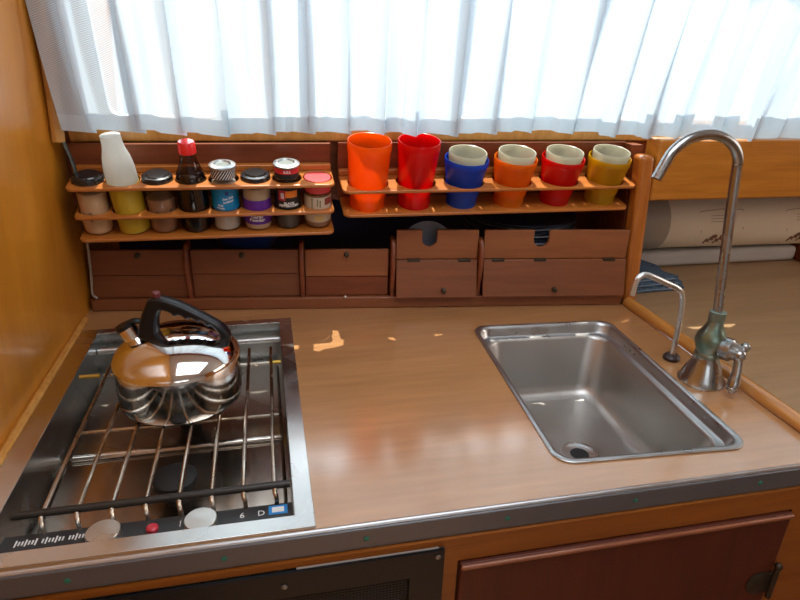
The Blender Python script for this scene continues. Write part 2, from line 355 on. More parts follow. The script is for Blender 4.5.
# ----------------------------------------------------------------- cabinet below the counter
cab = thing('galley_cabinet', 'orange-brown wooden cabinet front below the metal counter edging', 'cabinet', (0, 0, 0))
cf = link('face_frame', flat('face_frame', [(-.354, -.9), (1.0, -.9), (1.0, -.0275), (-.354, -.0275)], [[(.198, -.6), (.198, -.063), (.672, -.063), (.672, -.6)], [(-.34, -.6), (-.34, -.036), (.180, -.036), (.180, -.6)]], .02, 0, lambda p: (p.x, .525 + p.z, p.y)), M['front'], cab, smooth=False)
dr = obj('door', box(B(), .2005, .6695, .500, .516, -.595, -.0655), M['door'], cab, bevel=.002)
obj('moulding', box(B(), .2005, .6695, .4955, .5005, -.0715, -.0655), M['doortrim'], dr, bevel=.002)
hg = B(); lathe(hg, [(.0, 0), (.020, 0), (.020, .0015), (.017, .003), (.0, .0035)], (.650, .4995, -.188), 18, 'Y', (False, False)); box(hg, .650, .669, .4965, .4995, -.206, -.170)
tube(hg, [(.671, .495, -.215), (.671, .495, -.160)], .004, 10); ball(hg, (.671, .495, -.156), .0055)
h = obj('hinge', hg, M['bronze'], dr); h['label'] = 'tarnished ornamental metal hinge'
gp = thing('oven_grille', 'black metal heater panel with fine mesh below the stove', 'grille panel')
obj('panel_frame', flat_ob := B(), M['grille'], gp) if False else None
link('panel_frame', flat('panel_frame', [(-.339, -.58), (.179, -.58), (.179, -.037), (-.339, -.037)], [[(-.25, -.5), (-.25, -.073), (.138, -.073), (.138, -.5)]], .004, 0, lambda p: (p.x, .503 + p.z, p.y)), M['grille'], gp, smooth=False)
mb = B()
for i in range(98): box(mb, -.25 + i * .004, -.2486 + i * .004, .5045, .5055, -.5, -.073)
for i in range(56): box(mb, -.25, .138, .5040, .5050, -.0744 - i * .004, -.073 - i * .004)
obj('mesh', mb, M['mesh'], gp, smooth=False)
obj('backing', box(B(), -.26, .15, .515, .517, -.51, -.06), M['blackmatte'], gp, smooth=False)
for x, z in ((.171, -.045), (-.005, -.055), (-.17, -.055)):
    obj('screw', lathe(B(), [(.0035, 0), (.0035, .001), (.002, .0018)], (x, .4985, z), 12, 'Y'), M['screw'], gp)

# ================================================================= SINK
sn = thing('sink', 'rectangular stainless steel sink set into the counter', 'sink', (sx, sy, 0), (0, 0, sa))
def loft(bm, rings):
    vs = [[bm.verts.new((x, y, z)) for x, y in rr] for rr, z in rings]
    for a, b in zip(vs, vs[1:]):
        n = len(a)
        for i in range(n): bm.faces.new((a[i], a[(i + 1) % n], b[(i + 1) % n], b[i]))
    return vs
def rr_(hx, hy, r, oy=0): return rrect(-hx, hx, -hy + oy, hy + oy, r, 8)
bm = B(); loft(bm, [(rr_(.1425, .2095, .028), .0003), (rr_(.1425, .2095, .028), .0022), (rr_(.1405, .2075, .026), .0034), (rr_(.136, .2020, .027), .0030), (rr_(.134, .2000, .026), .0008), (rr_(.1325, .1975, .026), -.003),
              (rr_(.131, .195, .027), -.0150), (rr_(.1295, .1935, .026), -.0165), (rr_(.1225, .1865, .034), -.0178)])
obj('rim', bm, M['rimsteel'], sn, angle=50)
bm = B(); vs = loft(bm, [(rr_(.1228, .1868, .034), -.0175), (rr_(.1205, .1845, .034), -.019), (rr_(.1185, .182, .036), -.024), (rr_(.112, .172, .040), -.118), (rr_(.109, .168, .040), -.129), (rr_(.101, .160, .036), -.138), (rr_(.090, .149, .03), -.1415)])
bm.faces.new(vs[-1]); obj('bowl', bm, M['sink'], sn, angle=60)
dn = obj('drain', lathe(B(), [(.0330, -.1412), (.0330, -.1388), (.030, -.1380), (.026, -.1393), (.020, -.1400), (.0155, -.1408)], (-.002, -.018, 0), 36, cap=(False, True)), M['steel'], sn)
obj('drain_hole', lathe(B(), [(.0160, -.1404), (.0157, -.1399)], (-.002, -.018, 0), 24), M['blackmatte'], dn)
for x, y in ((-.055, .1935), (.1295, .10), (.1295, .085), (.1295, -.12), (.1295, .12)):
    ax = 'Y' if abs(y) > .15 else 'X'
    b = B(); ball(b, (x + (.0015 if ax == 'X' else 0), y + (.0015 if ax == 'Y' else 0), -.0085), .0024, (.5, 1, 1) if ax == 'X' else (1, .5, 1), 10, 6); obj('rivet', b, M['screw'], sn)

# ================================================================= FAUCETS
fa = thing('faucet', 'tall nickel and green-patina gooseneck faucet beside the sink', 'faucet', (.689, .737, 0))
obj('base', lathe(B(), [(.0355, 0), (.0365, .004), (.034, .008), (.031, .015), (.027, .026), (.0225, .036), (.0195, .045), (.019, .049)], seg=40), M['faucet'], fa)
obj('valve_body', lathe(B(), [(.0195, .048), (.020, .052), (.018, .056), (.0215, .064), (.0245, .074), (.0225, .085), (.0165, .095), (.0125, .104), (.011, .112), (.0125, .113), (.0125, .126), (.009, .127)], seg=36), M['patina'], fa)
path = [(-.0005, .0, .120), (-.005, .008, .20), (-.009, .016, .28), (-.012, .022, .345)]
cx, cz, rx = -.078, .345, .066
for i in range(1, 12):
    a = PI * i / 11 * .86; path.append((cx + rx * math.cos(a), .022 - .012 * i / 11, cz + .052 * math.sin(a)))
path.append((cx - .0745, .008, cz - .008))
obj('spout', tube(B(), smoothpath(path, 5), .0074, 16), M['faucet'], fa)
hb = B(); lathe(hb, [(.0165, .010), (.0185, .014), (.0185, .026), (.0145, .030), (.0125, .036), (.010, .04)], (0, 0, 0), 28, 'X')
o = obj('bonnet', hb, M['faucet'], fa); o.location = (.004, -.006, .070); o.rotation_euler = (0, 0, math.radians(-62))
lv = B(); hub = (.020, -.042, .068); ball(lv, hub, .0105); ball(lv, (.034, -.036, .078), .0075)
tube(lv, [hub, (.034, -.036, .078)], .004, 10)
tube(lv, smoothpath([hub, (.016, -.050, .045), (.010, -.056, .020)], 5), [.006 + .0000 * i + (.0035 if i > 7 else .0005 * i * .5) for i in range(11)], 12)
ball(lv, (.0095, -.0565, .017), .0085, (1, 1, .8)); obj('lever', lv, M['faucet'], fa)
st = thing('water_spout', 'small thin white-metal curved tap with dark collar beside the sink', 'tap', (.686, .812, 0))
obj('collar', lathe(B(), [(.0125, 0), (.0145, .002), (.0145, .006), (.011, .010), (.0085, .011)], seg=28), M['brown'], st)
obj('spout', tube(B(), smoothpath([(0, 0, .008), (0, 0, .06), (-.003, .002, .112), (-.014, .002, .133), (-.042, .003, .147), (-.080, .003, .163), (-.094, .003, .160), (-.100, .003, .148), (-.101, .003, .128)], 5), .0048, 12), M['alu'], st)

# ================================================================= STOVE
sv = thing('stove', 'built-in stainless steel two-burner stove with wire grate', 'stove', (0, 0, 0))
link('frame', flat('frame', [(-.341, .522), (.033, .522), (.033, 1.082), (-.341, 1.082)], [[(-.3115, .543), (-.3115, 1.063), (.0105, 1.063), (.0105, .543)]], .0035, .0008, lambda p: (p.x, p.y, p.z + .004)), M['frame'], sv)
bm = B(); v = loft(bm, [([(-.3115, .543), (.0105, .543), (.0105, 1.063), (-.3115, 1.063)], .003), ([(-.311, .5435), (.010, .5435), (.010, 1.0625), (-.311, 1.0625)], -.085)])
obj('side_wall', bm, M['panwall'], sv, smooth=False)
obj('drip_pan', box(B(), -.311, .010, .5435, 1.0625, -.088, -.085), M['pan'], sv, smooth=False)
pr = B()                                                   # pressed pan with raised wells
box(pr, -.306, .005, .60, .79, -.085, -.0745); box(pr, -.306, .005, .805, 1.04, -.085, -.0745)
obj('pan_well', pr, M['pan'], sv, bevel=.006, seg=3)
obj('rear_tube', tube(B(), [(-.310, 1.045, -.022), (.009, 1.045, -.022)], .006, 12), M['steel'], sv)
cp = obj('control_panel', box(B(), -.305, .0095, .5445, .588, -.03, -.012, lambda p: (p.x, p.y, p.z - (p.y - .5445) * .1)), M['panel'], sv, smooth=False)
for i in range(26):
    if i % 8 == 7: continue
    hgt = .006 + .004 * ((i * 7) % 3 == 0); b = box(B(), -.290 + i * .0034, -.2884 + i * .0034, .5735 - hgt / 2, .5735 + hgt / 2, -.0151, -.0144); obj('printed_mark', b, M['print'], cp, smooth=False)
for x in (-.197, -.094):
    kn = obj('knob', lathe(B(), [(.0185, -.014), (.0185, -.0045), (.0175, -.003), (0.0001, -.0025)], (x, .5645, 0), 32, cap=(True, False)), M['knob'], sv)
rb = obj('button', lathe(B(), [(.0065, -.013), (.0065, -.009), (.0045, -.0075)], (-.147, .567, 0), 20), M['redbtn'], sv); rb['label'] = 'small round red button'
stk = obj('sticker', box(B(), -.0185, .0035, .568, .5825, -.0148, -.0138), M['sticker'], sv, smooth=False)
obj('sticker_print', box(B(), -.0145, -.0005, .571, .5795, -.0138, -.0135), M['print'], stk, smooth=False)
for x, ch in ((-.049, '6'), (-.118, '|'), (-.027, 'D')): text('printed_mark', ch, .012, M['print'], cp, Matrix.Translation((x, .573, -.0145)))
bb = obj('front_bar', tube(B(), [(-.2985, .601, .001), (.0085, .601, .001)], .0048, 12), M['bar'], sv); bb['label'] = 'thick black crossbar'
for i in range(8):
    x = -.268 + i * .0368
    pts = [(x + .004 - .0005 * i, .588, -.030), (x + .002, .589, -.012), (x, .595, -.003), (x, .608, -.0006), (x, .70, 0), (x + .002, .85, 0), (x + .003, .968, 0)]
    obj('grate_rod', tube(B(), smoothpath(pts, 4), .0027, 10), M['rod'], sv)
for y in (.762, .922):
    g = obj('cross_rod', tube(B(), [(-.272, y, -.0045), (.0, y, -.0045)], .0025, 10), M['rod'], sv)
    for x0, x1 in (((-.308, -.278), (-.012, .0085)) if y > .9 else ()): 
        e = obj('brass_end', tube(B(), [(x0, y, -.0045), (x1, y, -.0045)], .0034, 10), M['brass'], g)
for x, y in ((-.140, .688), (-.140, .865)):
    bn = obj('burner', lathe(B(), [(.016, -.0745), (.016, -.066), (.019, -.056), (.0235, -.050), (.028, -.047), (.0285, -.037), (.025, -.0345), (.0001, -.034)], (x, y, 0), 32, cap=(True, False)), M['blackmatte'], sv)
    obj('gas_jet', tube(B(), [(x - .034, y + .003, -.050), (x - .018, y, -.050)], .0025, 8), M['steel'], bn)

# ================================================================= KETTLE
kt = thing('kettle', 'polished stainless steel kettle with black handle on the stove grate', 'kettle', (-.141, .832, .003), (0, 0, math.radians(-10))); kt.scale = (.965, .965, .985)
obj('body', lathe(B(), [(.0865, 0), (.0898, .002), (.0912, .006), (.0918, .014), (.0912, .060), (.0905, .066)], seg=72), M['kside'], kt)
obj('dome', lathe(B(), [(.0905, .0655), (.0928, .0672), (.0924, .0705), (.0895, .0755), (.083, .0835), (.073, .0915), (.058, .099), (.042, .104), (.024, .107), (.0001, .108)], seg=72, cap=(False, False)), M['chrome'], kt)
obj('base_plate', lathe(B(), [(.082, -.0004), (.0885, -.0002), (.0900, .0016)], seg=60), M['blackmatte'], kt)
sp = obj('spout', tube(B(), [(-.056, 0, .084), (-.0625, 0, .098), (-.070, 0, .113)], [.0155, .0140, .0135], 24), M['chrome'], kt)
cp_ = obj('spout_cap', tube(B(), [(-.0695, 0, .112), (-.0720, 0, .1165), (-.0725, 0, .1178)], [.0148, .0150, .0138], 24), M['black'], kt)
obj('cap_lever', tube(B(), smoothpath([(-.070, 0, .1175), (-.060, 0, .123), (-.046, 0, .122)], 4), .005, 10, .6, 1.6), M['black'], cp_)
# handle: arch with finger grips on the underside
outer_ = [(-.056, .090), (-.0523, .1046), (-.0448, .1297), (-.0345, .152), (-.0285, .1595), (-.0154, .1618), (.0018, .157), (.019, .150), (.038, .1398), (.0571, .1285), (.0715, .119), (.0805, .107), (.0825, .0967), (.0775, .080), (.069, .068)]
inner_ = [(-.0254, .098), (-.0240, .1016), (-.0212, .1254), (-.0164, .1405), (-.0108, .1434), (-.0005, .1395), (.0048, .1338), (.0105, .1355), (.015, .1345), (.0225, .1290), (.0265, .131), (.0307, .1300), (.0383, .1248), (.042, .1268), (.0453, .1255), (.051, .1185), (.0555, .1195), (.0592, .1175), (.0654, .1095), (.0677, .1025), (.0655, .0895), (.058, .075)]
def sm2(pts): return [(p.x, p.z) for p in smoothpath([(a, 0, b) for a, b in pts], 4)]
hd = link('handle', flat('handle', sm2(outer_) + sm2(inner_)[::-1], [], .021, .0042, lambda p: (p.x, p.z + .0105, p.y)), M['black'], kt, angle=50)
obj('thumb_button', lathe(B(), [(.0062, .158), (.0062, .168), (.0050, .1695)], (-.0195, 0, 0), 8), M['maroon'], hd)
obj('handle_mount', lathe(B(), [(.022, 0), (.020, .004), (.014, .006)], (-.040, 0, .090), 24), M['black'], kt)

# ================================================================= RACKS
def plank(x0, x1, depth, holes, th=.006, rc=.012, w=0, slots=True):
    return flat('shelf', rrect(x0, x1, 0, depth, [.001, .001, rc, rc], 6), holes, th, .0018, lambda p: (p.x, p.y, p.z + w))
PITCH = .0543
LX = [.0295 + i * PITCH for i in range(8)]
rkL = thing('spice_rack', 'three-tier wooden spice rack with round holes on the left', 'rack', (-.3175, 1.05, .270), (TILT, 0, 0))
HR = .0258
for wz, hh in ((0, True), (-.052, True), (-.094, False)):
    hs = [circ(x, .036, HR + (.0018 if i == 1 else 0)) for i, x in enumerate(LX)] if hh else []
    link('shelf', plank(.0 if wz == 0 else .002, .4375, .0745, hs, .006, .012, wz), M['rack'], rkL)
obj('ledge', box(B(), .0, .4365, .0625, .0745, .0005, .0115), M['rack'], rkL, bevel=.0015)
obj('back_board', box(B(), .0, .4365, .0755, .0835, -.100, .046), M['dark'], rkL, smooth=False)
rkR = thing('cup_rack', 'two-tier wooden cup rack holding coloured plastic cups', 'rack', (.134, 1.05, .257), (TILT, 0, 0))
CX = [.051, .142, .2365, .3345, .433, .5325]
link('shelf', plank(0, .5855, .0800, [circ(x, .0415, .0375 if i < 2 else .0382) for i, x in enumerate(CX)], .006, .014, 0), M['rack'], rkR)
link('shelf', plank(.003, .5815, .0800, [], .006, .014, -.047), M['rack'], rkR)
obj('ledge', box(B(), .0, .5855, .0680, .0800, .0005, .0115), M['rack'], rkR, bevel=.0015)
obj('back_board', box(B(), .0, .5855, .0810, .0885, -.055, .059), M['dark'], rkR, smooth=False)

# --- things in the racks. Each gets its own Empty with the rack's tilt
def in_rack(name, label, cat, rack, u, v, w, group, roll=0):
    base = Vector(rack.location) + Matrix.Rotation(TILT, 3, 'X') @ Vector((u, v, w))
    return thing(name, label, cat, base, (TILT, roll, 0), group)
G = 'jars and bottles in the spice rack'
BW = -.094
def glass_jar(u, label, fill, top, lid, script=None, roll=0):
    t = in_rack('spice_jar', label, 'jar', rkL, u, .036, BW, G, roll)
    obj('glass', lathe(B(), [(.0215, .0002), (.0235, .003), (.0240, .008), (.0240, .078), (.0225, .087), (.0225, .093)], seg=36), M['jar'], t)
    obj('contents', lathe(B(), [(.0205, .002), (.0225, .005), (.0228, .01), (.0228, top - .002), (.0215, top)], seg=32), fill, t)
    obj('lid', lathe(B(), [(.0240, .088), (.0250, .089), (.0252, .099), (.0240, .1015), (.0205, .1025), (.0190, .1045), (.012, .1050), (.0001, .1052)], seg=36, cap=(True, False)), lid, t)
    if script:
        for s, ph, z, sz in script: text('handwriting', s, sz, M['blackmatte'], t, None, .0001, (.0242, ph, z, 0), .0002)
    return t
tan = wood('tan_powder', (.48, .30, .17), (.62, .42, .26), .9, 0, 'Z', 60, 2, .8); pink = wood('cream_powder', (.60, .36, .18), (.78, .52, .30), .9, 0, 'Z', 60, 2, .8)
brown_ = wood('brown_spice', (.22, .09, .04), (.44, .22, .11), .9, 0, 'Z', 90, 1, .8)
lidb = plain('glossy_black_lid', (.012, .012, .013), .25, 0, .4)
glass_jar(LX[0], 'black-lidded jar of pale powder at the left end of the spice rack', pink, .075, lidb, [('ii', -.1, .040, .013), ('ll', -.1, .031, .010)])
# squeeze bottle
sb = in_rack('squeeze_bottle', 'frosted white squeeze bottle half full of yellow liquid', 'bottle', rkL, LX[1] + .005, .036, BW, G, -.07)
obj('bottle_wall', lathe(B(), [(.020, .0002), (.0235, .002), (.0250, .008), (.0252, .105), (.0245, .118), (.0220, .134), (.0180, .147), (.0160, .158), (.0158, .171), (.010, .1725)], seg=40), plastic('frosted_plastic', (.80, .82, .80), .55, .12), sb)
obj('yellow_liquid', lathe(B(), [(.0255, .0035), (.0257, .008), (.0257, .0900), (.0255, .0902)], seg=40), plastic('yellow_liquid', (.80, .56, .05), .5, .05), sb)
glass_jar(LX[2], 'black-lidded jar of brown spice between yellow bottle and soy sauce', brown_, .062, lidb, [('ti', -.25, .040, .012), ('il', .75, .042, .010)])
sy_ = in_rack('soy_sauce_bottle', 'dark soy sauce bottle with a bright red cap', 'bottle', rkL, LX[3], .036, BW, G)
obj('sauce', lathe(B(), [(.0220, .002), (.0245, .006), (.0248, .012), (.0248, .090), (.0225, .102), (.018, .1065), (.016, .108)], seg=36), plain('soy_sauce', (.006, .005, .008), .12, 0, .5), sy_)
obj('glass', lathe(B(), [(.0225, .0002), (.0250, .005), (.0254, .012), (.0254, .090), (.0225, .106), (.0150, .125), (.0122, .137), (.0115, .142)], seg=36), M['soyglass'], sy_)
obj('cap', lathe(B(), [(.0140, .140), (.0148, .141), (.0140, .158), (.0125, .160), (.0001, .1605)], seg=30, cap=(True, False)), plain('red_cap', (.80, .02, .02), .3, 0, .3), sy_)
# grinder with blue label
def foil_lid(t, r, z0, z1, band, mb):
    obj('lid_band', lathe(B(), [(r, z0), (r, z1)], seg=36), band, t)
    l = obj('lid', lathe(B(), [(r + .001, z1), (r + .0022, z1 + .001), (r + .0022, z1 + .004), (r - .001, z1 + .0055), (r - .006, z1 + .0058), (r - .008, z1 + .003), (.0001, z1 + .0028)], seg=36, cap=(True, False)), M['foil'], t)
    obj('lid_centre', lathe(B(), [(r - .0085, z1 + .0030), (r - .009, z1 + .0036), (.0001, z1 + .0036)], seg=28, cap=(True, False)), M['darkfoil'], l)
def striped(name, c1, c2, freq):
    m, nt, N, L, p = new_mat(name); tc = N.new('ShaderNodeTexCoord'); s = N.new('ShaderNodeSeparateXYZ'); L.new(tc.outputs['Object'], s.inputs[0])
    at = N.new('ShaderNodeMath'); at.operation = 'ARCTAN2'; L.new(s.outputs[0], at.inputs[0]); L.new(s.outputs[1], at.inputs[1])
    a = N.new('ShaderNodeMath'); a.operation = 'MULTIPLY'; a.inputs[1].default_value = 26; L.new(at.outputs[0], a.inputs[0])
    z = N.new('ShaderNodeMath'); z.operation = 'MULTIPLY'; z.inputs[1].default_value = freq; L.new(s.outputs[2], z.inputs[0])
    q = N.new('ShaderNodeMath'); q.operation = 'ADD'; L.new(a.outputs[0], q.inputs[0]); L.new(z.outputs[0], q.inputs[1])
    n = N.new('ShaderNodeMath'); n.operation = 'SINE'; L.new(q.outputs[0], n.inputs[0])
    r = N.new('ShaderNodeValToRGB'); r.color_ramp.interpolation = 'CONSTANT'; r.color_ramp.elements[0].color = c4(c1); r.color_ramp.elements[1].color = c4(c2); r.color_ramp.elements[1].position = .5
    L.new(n.outputs[0], r.inputs[0]); L.new(r.outputs[0], p.inputs['Base Color']); p.inputs['Roughness'].default_value = .35; return m
salt = wood('pale_salt', (.50, .44, .38), (.62, .56, .50), .9, 0, 'Z', 80, 1, .8)
gr = in_rack('salt_shaker', 'jar with blue label and striped silver lid', 'jar', rkL, LX[4], .036, BW, G)
obj('glass', lathe(B(), [(.0205, .0002), (.0235, .003), (.0238, .02), (.0210, .045), (.0215, .07), (.0225, .09), (.0215, .097)], seg=36), M['jar'], gr)
obj('contents', lathe(B(), [(.019, .002), (.0225, .005), (.0226, .02), (.0200, .042), (.0200, .088)], seg=32), salt, gr)
lb = obj('blue_label', decal(B(), .0232, -1.5, 1.5, .042, .086, 24), plain('blue_label', (.0, .22, .50), .4), gr)
text('label_text', 'Sea Salt\niodized', .0062, M['print'], lb, None, .0001, (.0237, .25, .062, .2), .0001)
text('label_text', 'FINE\ncrystals', .0048, M['print'], lb, None, .0001, (.0237, -.35, .049, -.1), .0001)
b = B(); decal(b, .0236, .06, .32, .071, .078, 6); obj('label_emblem', b, plain('navy_print', (.01, .03, .22), .4), lb)
foil_lid(gr, .0205, .098, .1150, striped('striped_foil', (.02, .02, .02), (.7, .7, .72), 900), None)
# garlic powder
ga = in_rack('garlic_powder_jar', 'black-lidded garlic powder jar with purple label', 'jar', rkL, LX[5], .036, BW, G)
obj('glass', lathe(B(), [(.0225, .0002), (.0245, .003), (.0248, .008), (.0248, .082), (.0235, .088)], seg=36), M['jar'], ga)
obj('contents', lathe(B(), [(.021, .002), (.0235, .005), (.0237, .008), (.0237, .080)], seg=32), wood('garlic_powder', (.56, .40, .25), (.66, .50, .33), .9, 0, 'Z', 60, 1, .8), ga)
obj('lid', lathe(B(), [(.0245, .084), (.0255, .085), (.0258, .098), (.0245, .101), (.019, .102), (.0175, .1045), (.0001, .1048)], seg=36, cap=(True, False)), lidb, ga)
lb = obj('purple_label', decal(B(), .0250, -2, 2, .0135, .060, 30), plain('purple_label', (.10, .015, .27), .4), ga)
text('label_text', 'Garlic\nPowder', .0088, M['print'], lb, None, .0001, (.0255, -.05, .0255, 0), .00025, spacing=.75)
text('label_text', '*        *', .006, M['print'], lb, None, .0001, (.0255, -.05, .0205, 0), .0001)
# black pepper
pp = in_rack('black_pepper_jar', 'black peppercorn jar with orange label and silver lid', 'jar', rkL, LX[6], .036, BW, G)
obj('glass', lathe(B(), [(.0205, .0002), (.0225, .003), (.0230, .015), (.0205, .040), (.0215, .07), (.0225, .088), (.0210, .098)], seg=36), M['jar'], pp)
obj('contents', lathe(B(), [(.019, .002), (.0215, .005), (.0218, .015), (.0195, .038), (.0195, .08)], seg=32), wood('peppercorns', (.015, .012, .012), (.15, .13, .12), .6, 0, 'Z', 160, 1, 1.2), pp)
lb = obj('black_label', decal(B(), .0230, -1.6, 1.6, .042, .080, 24), plain('black_label', (.015, .012, .012), .4), pp)
b = B(); decal(b, .0234, -.55, .75, .064, .077, 12); obj('label_band', b, plain('orange_print', (.85, .22, .02), .4), lb)
b = B(); decal(b, .0235, -.75, -.2, .058, .078, 8); obj('label_band', b, plain('red_print', (.45, .02, .03), .4), lb)
b = B(); decal(b, .0237, -.55, -.3, .062, .073, 4); obj('label_emblem', b, plain('pale_print', (.6, .55, .6), .4), lb)
text('label_text', 'BLACK\nPEPPERCORN', .0062, M['print'], lb, None, .0001, (.0236, .08, .0505, 0), .00025, spacing=.8)
foil_lid(pp, .0210, .098, .1165, M['blackmatte'], None)
rdb = plain('red_band', (.55, .02, .03), .4); b = B(); decal(b, .0212, -2, 2, .107, .1160, 24); lb = obj('red_band', b, rdb, pp)
text('label_text', 'S.G.L', .006, M['print'], lb, None, .0001, (.0217, 0, .1115, 0), .0002)
text('label_text', 'B.G.L', .0055, M['print'], lb, None, .0001, (.0236, -.1, .086, 0), .0002)
# red-lidded jar
rj = in_rack('herb_jar', 'glass jar with flat red lid and cream label at the right end', 'jar', rkL, LX[7], .036, BW, G)
obj('glass', lathe(B(), [(.0215, .0002), (.0235, .003), (.0240, .008), (.0240, .068), (.0225, .074)], seg=36), M['jar'], rj)
obj('contents', lathe(B(), [(.020, .002), (.0225, .005), (.0228, .010), (.0228, .066)], seg=32), brown_, rj)
obj('lid', lathe(B(), [(.0238, .070), (.0240, .071), (.0240, .0915), (.0232, .0935), (.0001, .0937)], seg=36, cap=(True, False)), plain('coral_red_lid', (.66, .06, .07), .45), rj)
lb = obj('cream_label', decal(B(), .0242, -1.5, 1.5, .014, .063, 24), plain('cream_label', (.58, .50, .38), .6), rj)
b = B()
for a, z0, z1 in ((-.55, .040, .062), (-.15, .046, .060), (.05, .044, .058), (.55, .048, .058)): decal(b, .0246, a, a + .10, z0, z1, 3)
obj('label_drawing', b, plain('olive_print', (.20, .18, .10), .6), lb)
b = B(); decal(b, .0247, .45, 1.2, .048, .061, 6); obj('label_ribbon', b, plain('dark_red_print', (.20, .04, .03), .5), lb)
b = B(); decal(b, .0247, -.3, .35, .017, .027, 6); obj('label_drawing', b, plain('ochre_print', (.65, .45, .15), .5), lb)
text('label_text', 'SPICE R', .0078, M['blackmatte'], lb, None, .0001, (.0246, .05, .0335, 0), .0002)

# --- cups
GC = 'plastic cups in the cup rack'
def cup(i, label, col, H, rt, rb_, foot, transp=.1):
    t = in_rack('plastic_cup', label, 'cup', rkR, CX[i], .041, -.0468, GC)
    m = plastic('cup_plastic', col, .68, transp)
    obj('wall', lathe(B(), [(rb_, .0), (rb_ + .0005, .004), (rb_ + .0005, foot), (rb_ + .0025, foot + .003), (rt - .0012, H * .86), (rt - .0002, H * .87), (rt, H - .001), (rt - .0006, H), (rt - .002, H - .0005), (rt - .0026, H * .85), (rb_ + .0005, foot + .004), (rb_ - .0015, foot), (.0001, foot - .001)], seg=48, cap=(True, False)), m, t, angle=60)
    return t
def tumbler(i, label, H=.084):
    t = in_rack('nested_cup', label, 'cup', rkR, CX[i] + .0005, .041, -.0468 + .020, 'white cups nested in coloured cups')
    m = M.setdefault('milky', plastic('milky_plastic', (.72, .70, .56), .5, .08))
    rt = .0358; rb_ = .0262
    obj('wall', lathe(B(), [(rb_, 0), (rt - .001, H * .86), (rt, H * .88), (rt, H - .001), (rt - .0006, H), (rt - .0018, H - .0005), (rb_ - .0015, .003), (.0001, .002)], seg=48, cap=(True, False)), m, t, angle=60)
cup(0, 'tall orange plastic cup at the left end of the cup rack', (.95, .24, .008), .126, .0400, .0320, .022, .3)
cup(1, 'tall red plastic cup beside the tall orange cup', (.80, .008, .010), .126, .0390, .0300, .026, .1)
for i, cname, col in ((2, 'blue', (.03, .15, .75)), (3, 'orange', (1.0, .30, .008)), (4, 'red', (.85, .010, .008)), (5, 'yellow', (.80, .50, .015))):
    cup(i, 'short %s plastic cup with a white cup nested inside' % cname, col, .092, .0415, .0290, .018, .12)
    tumbler(i, 'white plastic cup nested inside the short %s cup' % cname)

# ================================================================= LOCKER FRONTS (tilting bins)
lk = thing('locker', 'row of small dark mahogany lockers along the back of the counter', 'locker', (RX, RY, 0), (0, 0, RA))
obj('riser_board', box(B(), .0, 1.084, 0, .016, 0, .025), M['bin_a'], lk, bevel=.003)
obj('floor_board', box(B(), .0, 1.084, .016, .22, 0, .012), M['dark'], lk, smooth=False)
def bracket(u, top):
    bm = B(); pts = [(0, .024), (-.004, .045), (-.010, .08), (-.012, top - .045), (-.007, top - .012), (.004, top), (.03, top), (.03, .024)]
    a = [bm.verts.new((u - .0045, y, z)) for y, z in pts]; b = [bm.verts.new((u + .0045, y, z)) for y, z in pts]
    bm.faces.new(a); bm.faces.new(b[::-1])
    for i in range(len(pts)): bm.faces.new((a[i], b[i], b[(i + 1) % len(pts)], a[(i + 1) % len(pts)]))
    obj('divider', bm, M['dark'], lk, bevel=.003)
for u, t in ((.191, .138), (.410, .138), (.590, .146), (.768, .146)): bracket(u, t)
def knob(u, z, v, par): obj('knob', lathe(B(), [(.0055, 0), (.0055, .003), (.003, .005), (.0045, .009), (.001, .011)], (u, v, z), 6, 'Y'), M['bronze'], par)
for (u0, u1, zs, mu, mat) in ((.006, .185, .072, .100, 'bin_a'), (.197, .404, .074, .295, 'bin_a'), (.416, .582, .067, .498, 'bin_b')):
    d = obj('bin_door', box(B(), u0, u1, .006, .014, zs + .001, .1245), M[mat], lk, bevel=.0015)
    knob(mu, .115, .006, d)
    obj('lower_board', box(B(), u0, u1, .009, .017, .026, zs), M['bin_a' if mat == 'bin_a' else 'dark'], lk, bevel=.001)
ub = B()
for (u0, u1, nu, nw, ku, hs) in ((.597, .762, .663, .0150, .693, (.632, .735)), (.775, 1.078, .893, .0165, .925, (.805, .893, 1.04))):
    notch = [(nu + nw * math.cos(a), .145 + nw * math.sin(a)) for a in [PI + PI * k / 10 for k in range(11)]]
    out = [(u0, .1045), (u1, .1045), (u1, .164), (nu + nw, .164)] + notch[::-1] + [(nu - nw, .164), (u0, .164)]
    d = link('upper_board', flat('upper_board', out, [], .008, .0008, lambda p: (p.x, .014 + p.z, p.y)), M['bin_b'], lk, smooth=False)
    d = obj('flap_door', box(B(), u0, u1, -.004, .004, .0, .0755, lambda p: (p.x, p.y - .012 + p.z * .22, p.z + .028)), M['bin_a'], lk, bevel=.0015)
    knob(ku, .044, -.014, d)
    for hu in hs: obj('hinge', box(B(), hu - .013, hu + .013, -.0015, .0125, .100, .1055), M['bronze'], d, bevel=.001)
obj('latch_bead', ball(B(), (.495, -.0005, .0265), .0035), M['alu'], lk); obj('latch_bead', ball(B(), (.975, -.0005, .0265), .0035), M['alu'], lk)
